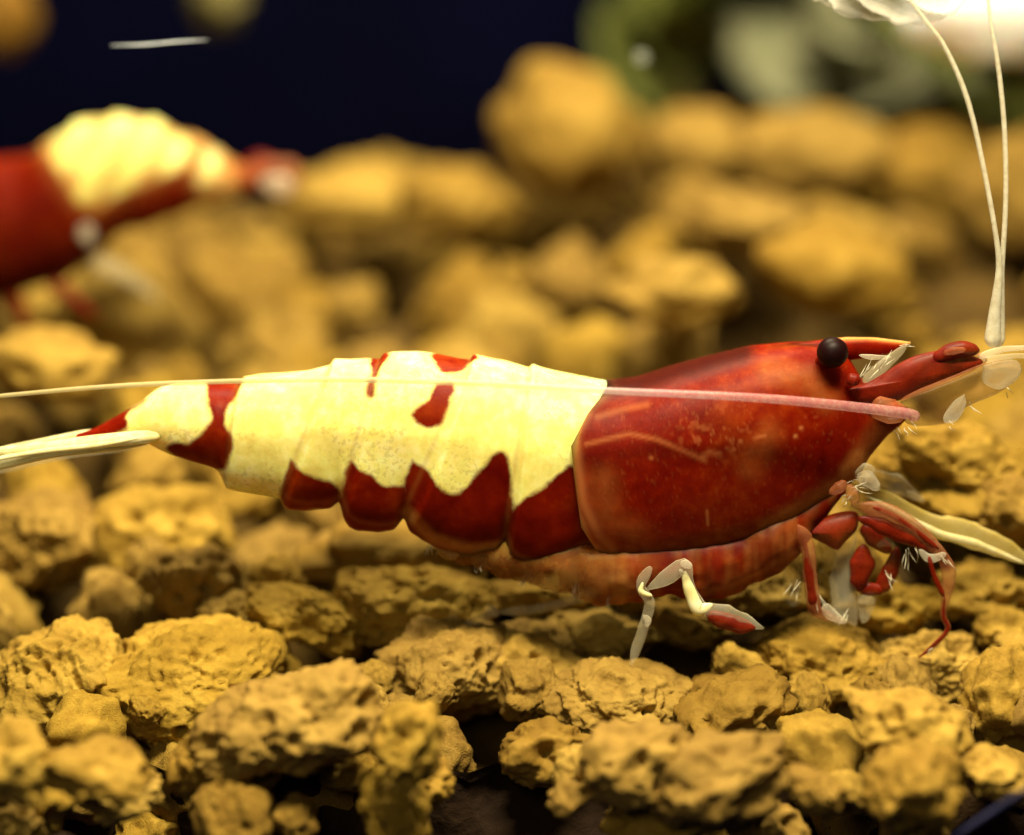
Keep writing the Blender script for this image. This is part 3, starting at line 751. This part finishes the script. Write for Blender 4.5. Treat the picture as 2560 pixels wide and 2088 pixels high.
leg([(ZC((1080, 980), (1115, 1040), (1135, 1120), (1145, 1230), (1165, 1360), (1215, 1392), (1305, 1432)), -0.13, [10, 22, 17, 20, 18, 17, 5], 'pink_skin'),
     (ZC((1118, 1050), (1138, 1200), (1158, 1355)), -0.135, [5, 11, 13], 'red_limb'),
     (ZC((1205, 1345), (1240, 1390), (1310, 1430)), -0.14, [9, 17, 6], 'white')])
leg([(ZC((1340, 1010), (1310, 1100), (1292, 1230), (1300, 1330), (1350, 1440)), -0.06, [16, 24, 32, 34, 12], 'clear'),
     (ZC((1390, 1070), (1382, 1160), (1360, 1275)), -0.08, [12, 30, 20], 'red_limb'),
     (ZC((1540, 1085), (1510, 1190), (1460, 1290)), -0.07, [8, 25, 18], 'red_limb'),
     (ZC((1350, 1262), (1410, 1278), (1480, 1275)), -0.075, [12, 18, 14], 'red_limb'),
     (ZC((1380, 985), (1430, 1040), (1510, 1110)), -0.06, [14, 24, 12], 'red_limb'),
     (ZC((1450, 1080), (1490, 1060), (1530, 1080)), -0.09, [5, 11, 5], 'clear'),
     (ZC((1390, 1290), (1400, 1340), (1385, 1430)), -0.07, [20, 26, 8], 'clear')])
leg([(ZC((1075, 1110), (1062, 1220), (1068, 1350)), 0.08, [16, 24, 18], 'clear'),
     (ZC((1065, 1230), (1080, 1270), (1072, 1310)), 0.05, [9, 14, 8], 'white')])
leg([(ZC((1185, 1060), (1225, 1110), (1225, 1190)), 0.05, [12, 20, 14], 'clear_yellow'),
     (ZC((1190, 1190), (1235, 1270), (1255, 1360)), 0.05, [12, 18, 12], 'clear_yellow')])
leg([(ZB((1200, 470), (1330, 390), (1450, 310), (1475, 430), (1550, 600), (1680, 640), (1830, 690), (1990, 740)), -0.20, [12, 19, 19, 13, 20, 26, 27, 8], 'clear'),
     (ZB((1452, 350), (1468, 440), (1505, 530), (1550, 610), (1640, 575)), -0.205, [6, 12, 16, 18, 8], 'cream'),
     (ZB((1600, 640), (1700, 680), (1820, 715), (1935, 740)), -0.205, [12, 23, 23, 9], 'red_limb'),
     (ZB((1420, 300), (1455, 300), (1500, 320)), -0.22, [5, 12, 6], 'white')])
leg([(ZB((1220, 320), (1150, 450), (1212, 560), (1180, 700), (1130, 850), (1085, 990)), -0.19, [14, 12, 15, 12, 13, 8], 'clear'),
     (ZB((1165, 425), (1155, 490), (1230, 520)), -0.20, [3, 9, 5], 'cream'),
     (ZB((1170, 650), (1200, 690), (1190, 730)), -0.205, [4, 10, 5], 'white')])
leg([(ZB((960, 420), (800, 500), (500, 600), (180, 630)), -0.02, [10, 13, 12, 9], 'clear'),
     (ZB((100, 590), (140, 620), (180, 650)), 0.0, [6, 13, 8], 'white'),
     (ZB((150, 630), (20, 690), (-120, 760)), 0.0, [12, 12, 5], 'clear')])
for k, (a, b) in enumerate([((1110, 1165), (1120, 1215)), ((1180, 1170), (1205, 1232)), ((1235, 1150), (1260, 1238)), ((1000, 1140), (1020, 1180)), ((930, 1120), (950, 1160))]):
    pts = VV(a, ((a[0]+b[0])/2-8, (a[1]+b[1])/2), b)
    limb('swimmeret', pts, -0.05-0.01*k, [20, 30, 14], 'tan_clear', flat=0.4)
# fine bristles on the limbs and mouth parts
def bristles(spots, y, name='bristles', mat='feeler'):
    Vb, Fb = [], []; r_ = random.Random(len(spots))
    for (u, v, du, dv, cnt) in spots:
        for k in range(cnt):
            t = r_.random(); a_ = (u+r_.uniform(-14, 14), v+r_.uniform(-10, 10)); sc_ = r_.uniform(0.6, 1.2); w_ = r_.uniform(-0.35, 0.35)
            e_ = (a_[0]+(du-dv*w_)*sc_, a_[1]+(dv+du*w_)*sc_); m_ = ((a_[0]+e_[0])/2+r_.uniform(-5, 5), (a_[1]+e_[1])/2+r_.uniform(-5, 5))
            V_, F_ = tube_data([P(*a_, y), P(*m_, y+r_.uniform(-.02, .02)), P(*e_, y+r_.uniform(-.04, .04))], [0.0014, 0.0012, 0.0005], n=8, seg=5)
            o_ = len(Vb); Vb += V_; Fb += [tuple(i+o_ for i in f) for f in F_]
    o = link(name, mesh_from(name, Vb, Fb), M[mat]); o['kind'] = 'stuff'; SH.append(o)
bristles([(*p, du, dv, c) for p, du, dv, c in zip(ZC((1330, 800), (1320, 860), (1350, 820), (1600, 1100), (1500, 1200), (1300, 1380), (1230, 1390), (1160, 1300), (1080, 1250), (1760, 1130), (1700, 1540)),
    (30, -20, 40, 10, 20, -15, 30, 15, -15, 25, -25), (-10, 20, 10, 40, 30, 30, 15, 35, 40, 30, 20), (5, 5, 4, 6, 5, 5, 4, 4, 4, 5, 4))], -0.12)
bristles([(*p, du, dv, c) for p, du, dv, c in zip(Z6((820, 500), (950, 400), (1120, 870), (1200, 850), (1500, 830), (1650, 690), (2050, 480), (1150, 200), (2000, 560)),
    (40, 35, 15, 20, 15, 20, 30, 20, 15), (-35, -35, 25, 20, 20, 25, 20, 8, 22), (5, 5, 3, 3, 2, 2, 0, 3, 2))], -0.09)
bristles([(*p, du, dv, c) for p, du, dv, c in zip(VV((900, 1135), (1000, 1165), (1100, 1195), (1190, 1215), (1270, 1240), (1335, 1230), (1420, 1225), (1500, 1225), (1570, 1195)),
    (-8, -10, -12, -10, -5, 5, 0, 10, 12), (26, 26, 26, 30, 30, 28, 22, 20, 20), (5, 5, 6, 6, 6, 5, 5, 5, 5))], -0.08)
# tail fan blades
for k, (a_, b_, mt_) in enumerate([((905, 930), (938, 962), 'cream_clear'), ((912, 938), (950, 985), 'clear_yellow'), ((900, 922), (928, 944), 'clear_yellow')]):
    limb('tail_blade', VV((310, a_[0]), (200, a_[1]-6), (80, b_[0]), (-50, b_[1])), -0.09+0.03*k, [5, 9, 8, 4], mt_, flat=2.2, n=36)
limb('tail_blade', VV((335, 905), (300, 908), (200, 918), (90, 930), (-40, 940)), -0.075, [10, 17, 17, 14, 8], 'cream_clear', flat=1.6, n=40)
limb('tail_blade', VV((320, 915), (240, 926), (130, 935), (20, 960), (-60, 985)), -0.045, [8, 14, 16, 15, 8], 'cream_clear', flat=1.6, n=40)
limb('tail_blade', VV((230, 895), (170, 903), (110, 915), (-20, 938)), 0.03, [8, 10, 10, 6], 'cream_clear', flat=1.8, n=30)
limb('tail_blade', VV((320, 915), (240, 930), (120, 945), (-20, 985)), 0.05, [8, 12, 14, 6], 'clear', flat=1.6, n=30)
for o in SH:
    o.parent = shrimp; o.matrix_parent_inverse = Matrix.Translation(-shrimp.location)

# ------------------------------------------------------------------ second shrimp, blurred behind on the left
YB = 1.9
b2 = Body()
def loft2(xs, top, bot, wid, **kw):
    V_, F_ = loft(xs, top, bot, wid, y0=0.0, **kw)
    A = np.array(V_); dy = A[:, 1].copy(); u, v = proj(np.stack([A[:, 0], np.zeros(len(A)), A[:, 2]], 1))
    out = []
    for q in range(len(A)):
        p = P(u[q], v[q], YB); out.append((p[0], p[1]+dy[q], p[2]))
    return out, F_
seams = [(150, 130), (230, 215), (310, 290), (380, 360), (450, 430)]
t2 = [(-260, 330), (-120, 300), (-20, 330), (60, 325), (100, 292), (170, 258), (250, 247), (320, 256), (370, 285), (400, 290), (430, 300), (465, 335), (500, 345), (540, 352)]
q2 = [(-260, 560), (-120, 625), (0, 620), (120, 580), (200, 530), (240, 480), (330, 455), (400, 425), (450, 410), (500, 400), (540, 390)]
b2.add(loft2(np.linspace(-260, 540, 180), t2, q2, [(-260, 0.12), (0, 0.22), (200, 0.2), (380, 0.13), (540, 0.05)], nt=64, power=0.85, bump=seg_bump), 0)
V2 = np.array(b2.V); Vn = V2.copy(); Vn[:, 1] = YB-np.abs(Vn[:, 1]-YB); pu, pv = proj(Vn)
cr = np.maximum(sdf(VV((70, 280), (160, 225), (330, 225), (400, 300), (395, 345), (330, 370), (250, 405), (200, 440), (160, 420), (110, 340)), pu, pv),
                sdf(VV((395, 270), (440, 290), (480, 330), (500, 420), (440, 430), (400, 380)), pu, pv)-3)
me2 = mesh_from('body', V2, b2.F)
zero = np.zeros(len(V2))
for nm, arr in (('pig', -cr), ('line', zero), ('dark', 0.30*(cr < 0)+0.10*(cr > 0)+0.3*sstep(430*K, 560*K, pv)), ('tan', np.clip(0.12*(cr > 0)+0.30*sstep(395*K, 430*K, pu)+0.55*sstep(46, 0, np.abs(cr))+0.34*np.sin((pu+0.5*pv)/15.0)*(cr > 0), 0, 0.85)), ('clear', zero)):
    a = me2.attributes.new(nm, 'FLOAT', 'POINT'); a.data.foreach_set('value', np.asarray(arr, np.float32))
sh2 = empty('shrimp', P(100*K, 620*K, YB))
tag(sh2, 'blurred dark red shrimp with a cream saddle, crouching in the background', 'shrimp')
S2 = [link('body', me2, M['shell'])]
def limb2(name, pts, rad, mat, y=YB):
    o = tube(name, [P(u, v, y) for u, v in VV(*pts)], [r/1000 for r in rad], M[mat], None, n=20, seg=12, flat=0.8); S2.append(o)
limb2('tail_blade', ((505, 368), (555, 362), (600, 370), (625, 378)), [30, 48, 60, 36], 'pink_skin', YB-0.02)
limb2('tail_blade', ((540, 380), (580, 385), (612, 392)), [14, 36, 24], 'white', YB-0.06)
limb2('tail_blade', ((510, 350), (540, 340), (570, 350)), [20, 34, 26], 'red_limb', YB+0.05)
limb2('swimmeret', ((170, 500), (180, 480), (185, 510)), [16, 26, 12], 'white', YB-0.2)
limb2('leg', ((190, 540), (240, 560), (290, 590), (330, 620)), [30, 26, 22, 14], 'clear', YB-0.1)
limb2('leg', ((100, 580), (150, 620), (200, 660)), [26, 22, 12], 'red_limb', YB-0.1)
limb2('leg', ((20, 600), (40, 640), (60, 690)), [26, 22, 12], 'red_limb', YB-0.1)
for o in S2:
    o.parent = sh2; o.matrix_parent_inverse = Matrix.Translation(-sh2.location)

# ------------------------------------------------------------------ background
def box(name, lo, hi, mat, kind='structure'):
    bm = bmesh.new(); bmesh.ops.create_cube(bm, size=1.0)
    for v in bm.verts:
        v.co = Vector([lo[i] + (v.co[i]+0.5)*(hi[i]-lo[i]) for i in range(3)])
    me = bpy.data.meshes.new(name); bm.to_mesh(me); bm.free()
    o = link(name, me, mat); tag(o, kind=kind); return o
box('tank_base', (-6, -5.0, -1.75), (6, -0.40, -1.30), M['back'])
box('back_wall', (-14, 10.0, -4), (14, 10.2, 12), M['back'])

def leaf_mesh(L, W, curl, seed):
    n, m = 14, 5; V, F = [], []
    r_ = random.Random(seed)
    for i in range(n):
        t = i/(n-1); w = W*math.sin(math.pi*min(1, 0.06+t*0.94))**0.8
        for j in range(m):
            s = j/(m-1)*2-1
            V.append((s*w, curl*L*t*t*0.5 + 0.10*W*s*s*-1 + 0.02*math.sin(9*t+seed), L*t*(1-0.25*curl*t)))
    for i in range(n-1):
        for j in range(m-1):
            F.append((i*m+j, i*m+j+1, (i+1)*m+j+1, (i+1)*m+j))
    k = len(V); V += [(x, y+0.02, z) for x, y, z in V]; F += [tuple(q+k for q in f[::-1]) for f in F]
    return mesh_from('leaf', V, F)
def plant(cx, base_v, y, h, nl, mat, label, seed, lw=0.22):
    r_ = random.Random(seed); b = np.array(P(cx*K, base_v*K, y))
    root = empty('water_plant', b); tag(root, label, 'plant', 'plants behind the rear ridge')
    o = tube('stem', [(0, 0, -0.4), (0.05, 0.02, h*0.5), (0.0, 0.05, h)], [0.07, 0.06, 0.03], M['stem'], root)
    ms = [leaf_mesh(h*0.55, lw*r_.uniform(0.8, 1.2), r_.uniform(0.4, 0.9), seed+k) for k in range(4)]
    for m_ in ms: m_.materials.append(M[mat])
    for k in range(nl):
        o = bpy.data.objects.new('leaf', r_.choice(ms)); sc.collection.objects.link(o); o.parent = root
        o.location = (r_.uniform(-.06, .06), r_.uniform(-.06, .06), h*r_.uniform(0.0, 0.9))
        o.rotation_euler = (r_.uniform(-0.9, 0.3), r_.uniform(-0.5, 0.5), r_.uniform(0, 6.28))
        s = r_.uniform(0.7, 1.2); o.scale = (s, s, s)
plant(1400, 370, 5.4, 1.6, 30, 'leaf', 'dark green leafy plant rising behind the rear ridge', 1)
plant(1720, 370, 5.2, 1.9, 30, 'leaf_grey', 'grey green leafy plant below the pale shed skin', 2, 0.26)
plant(1960, 390, 6.0, 2.0, 28, 'leaf_grey', 'olive grey plant behind the upright feelers', 3, 0.26)
plant(1600, 365, 5.9, 1.9, 34, 'leaf', 'bright green plant between the dark and the grey green plants', 5, 0.26)
plant(1840, 380, 5.4, 1.9, 34, 'leaf_grey', 'dull olive plant behind the bent white feeler', 6, 0.26)
plant(2180, 460, 4.6, 1.5, 24, 'leaf', 'green plant under the white filter guard', 4)

def lump(name, u, v, y, rx, rz, mat, seed, label, cat, sub=4):
    V, f = granule_verts(sub, seed, 0.15, 0.45); V = V/np.abs(V).max(0)
    s = (y-CY)/-CY/1000
    o = link(name, mesh_from(name, V*np.array([rx*s, 0.5*(rx+rz)*s, rz*s]), f), mat)
    o.location = P(u, v, y); tag(o, label, cat); return o
o = lump('filter_guard', 2520, 10, 3.2, 260, 150, M['stone_white'], 301, 'blurred white rounded filter guard hanging above the green plants', 'filter guard')
tube('pipe', [(0.1, 0.1, 0.1), (0.12, 0.2, 1.5), (0.15, 0.3, 4.0)], [0.12, 0.12, 0.12], M['stone_white'], o)
o = lump('hanging_root', 545, 0, 4.5, 80, 85, M['pebble'], 302, 'blurred olive root knob hanging in the dark water', 'root')
tube('root_strand', [(0, 0, 0.05), (0.03, 0.05, 1.2), (-0.1, 0.1, 3.5)], [0.07, 0.05, 0.05], M['pebble'], o)
o = lump('driftwood', 10, 30, 4.0, 90, 110, M['wood'], 303, 'blurred amber driftwood end reaching into the dark water', 'driftwood')
tube('branch', [(0, 0, 0.0), (-0.35, 0.2, 0.5), (-1.1, 0.5, 1.6), (-1.6, 0.6, 3.5)], [0.12, 0.15, 0.2, 0.24], M['wood'], o)
lump('air_bubble', 1604, 142, 1.6, 17, 16, M['bubble'], 304, 'tiny pale air bubble floating in front of the green plant', 'bubble')
o = tube('floating_thread', [P(275, 114, 0.6), P(360, 112, 0.6), P(440, 105, 0.6), P(520, 100, 0.6)], [0.0012, 0.0026, 0.0026, 0.0012], M['thread'], n=20)
tag(o, 'thin pale thread floating in the dark water', 'thread')
# pale shed skin at the top: thin crumpled sheet
nu, nv = 60, 14; SV = []
edge = smoothpath(VV((1690, -12), (1712, 8), (1745, 22), (1790, 36), (1850, 44), (1905, 46), (1950, 42), (1990, 10), (2020, -30)), nu)
for j in range(nv):
    for i in range(nu):
        t = j/(nv-1); u, v = edge[i]
        u2, v2 = u + (1840*K-u)*0.25*t, v - t*130
        SV.append(P(u2, v2 + 3*math.sin(i*0.31+j*0.4)+2*math.sin(i*0.83), 0.25 + 0.05*math.sin(i*0.35+j*0.9) + 0.10*t))
SF = [(j*nu+i, j*nu+i+1, (j+1)*nu+i+1, (j+1)*nu+i) for j in range(nv-1) for i in range(nu-1)]
skm = mesh_from('shed_skin', SV, SF)
o = link('shed_skin', skm, simple('skin', (0.55, 0.50, 0.42), (0.80, 0.76, 0.68), 0.35, alpha=0.26, scale=9, bump=0.4))
md = o.modifiers.new('thick', 'SOLIDIFY'); md.thickness = 0.012
tag(o, 'pale translucent flake of shed shrimp skin above the feelers', 'shed skin')
# front glass seam
g0, g1 = P(2360, 2110, -1.0), P(2640, 1925, -1.0)
o = tube('glass_seam', [g0, tuple((a+b)/2 for a, b in zip(g0, g1)), g1], [0.009, 0.009, 0.009], M['glass_edge'], n=6)
tag(o, 'dark blue slanting seam of the tank in front of the granules', 'tank seam')
print('scattered', n_sc, 'tris', sum(len(o.data.polygons) for o in sc.objects if o.type == 'MESH'))
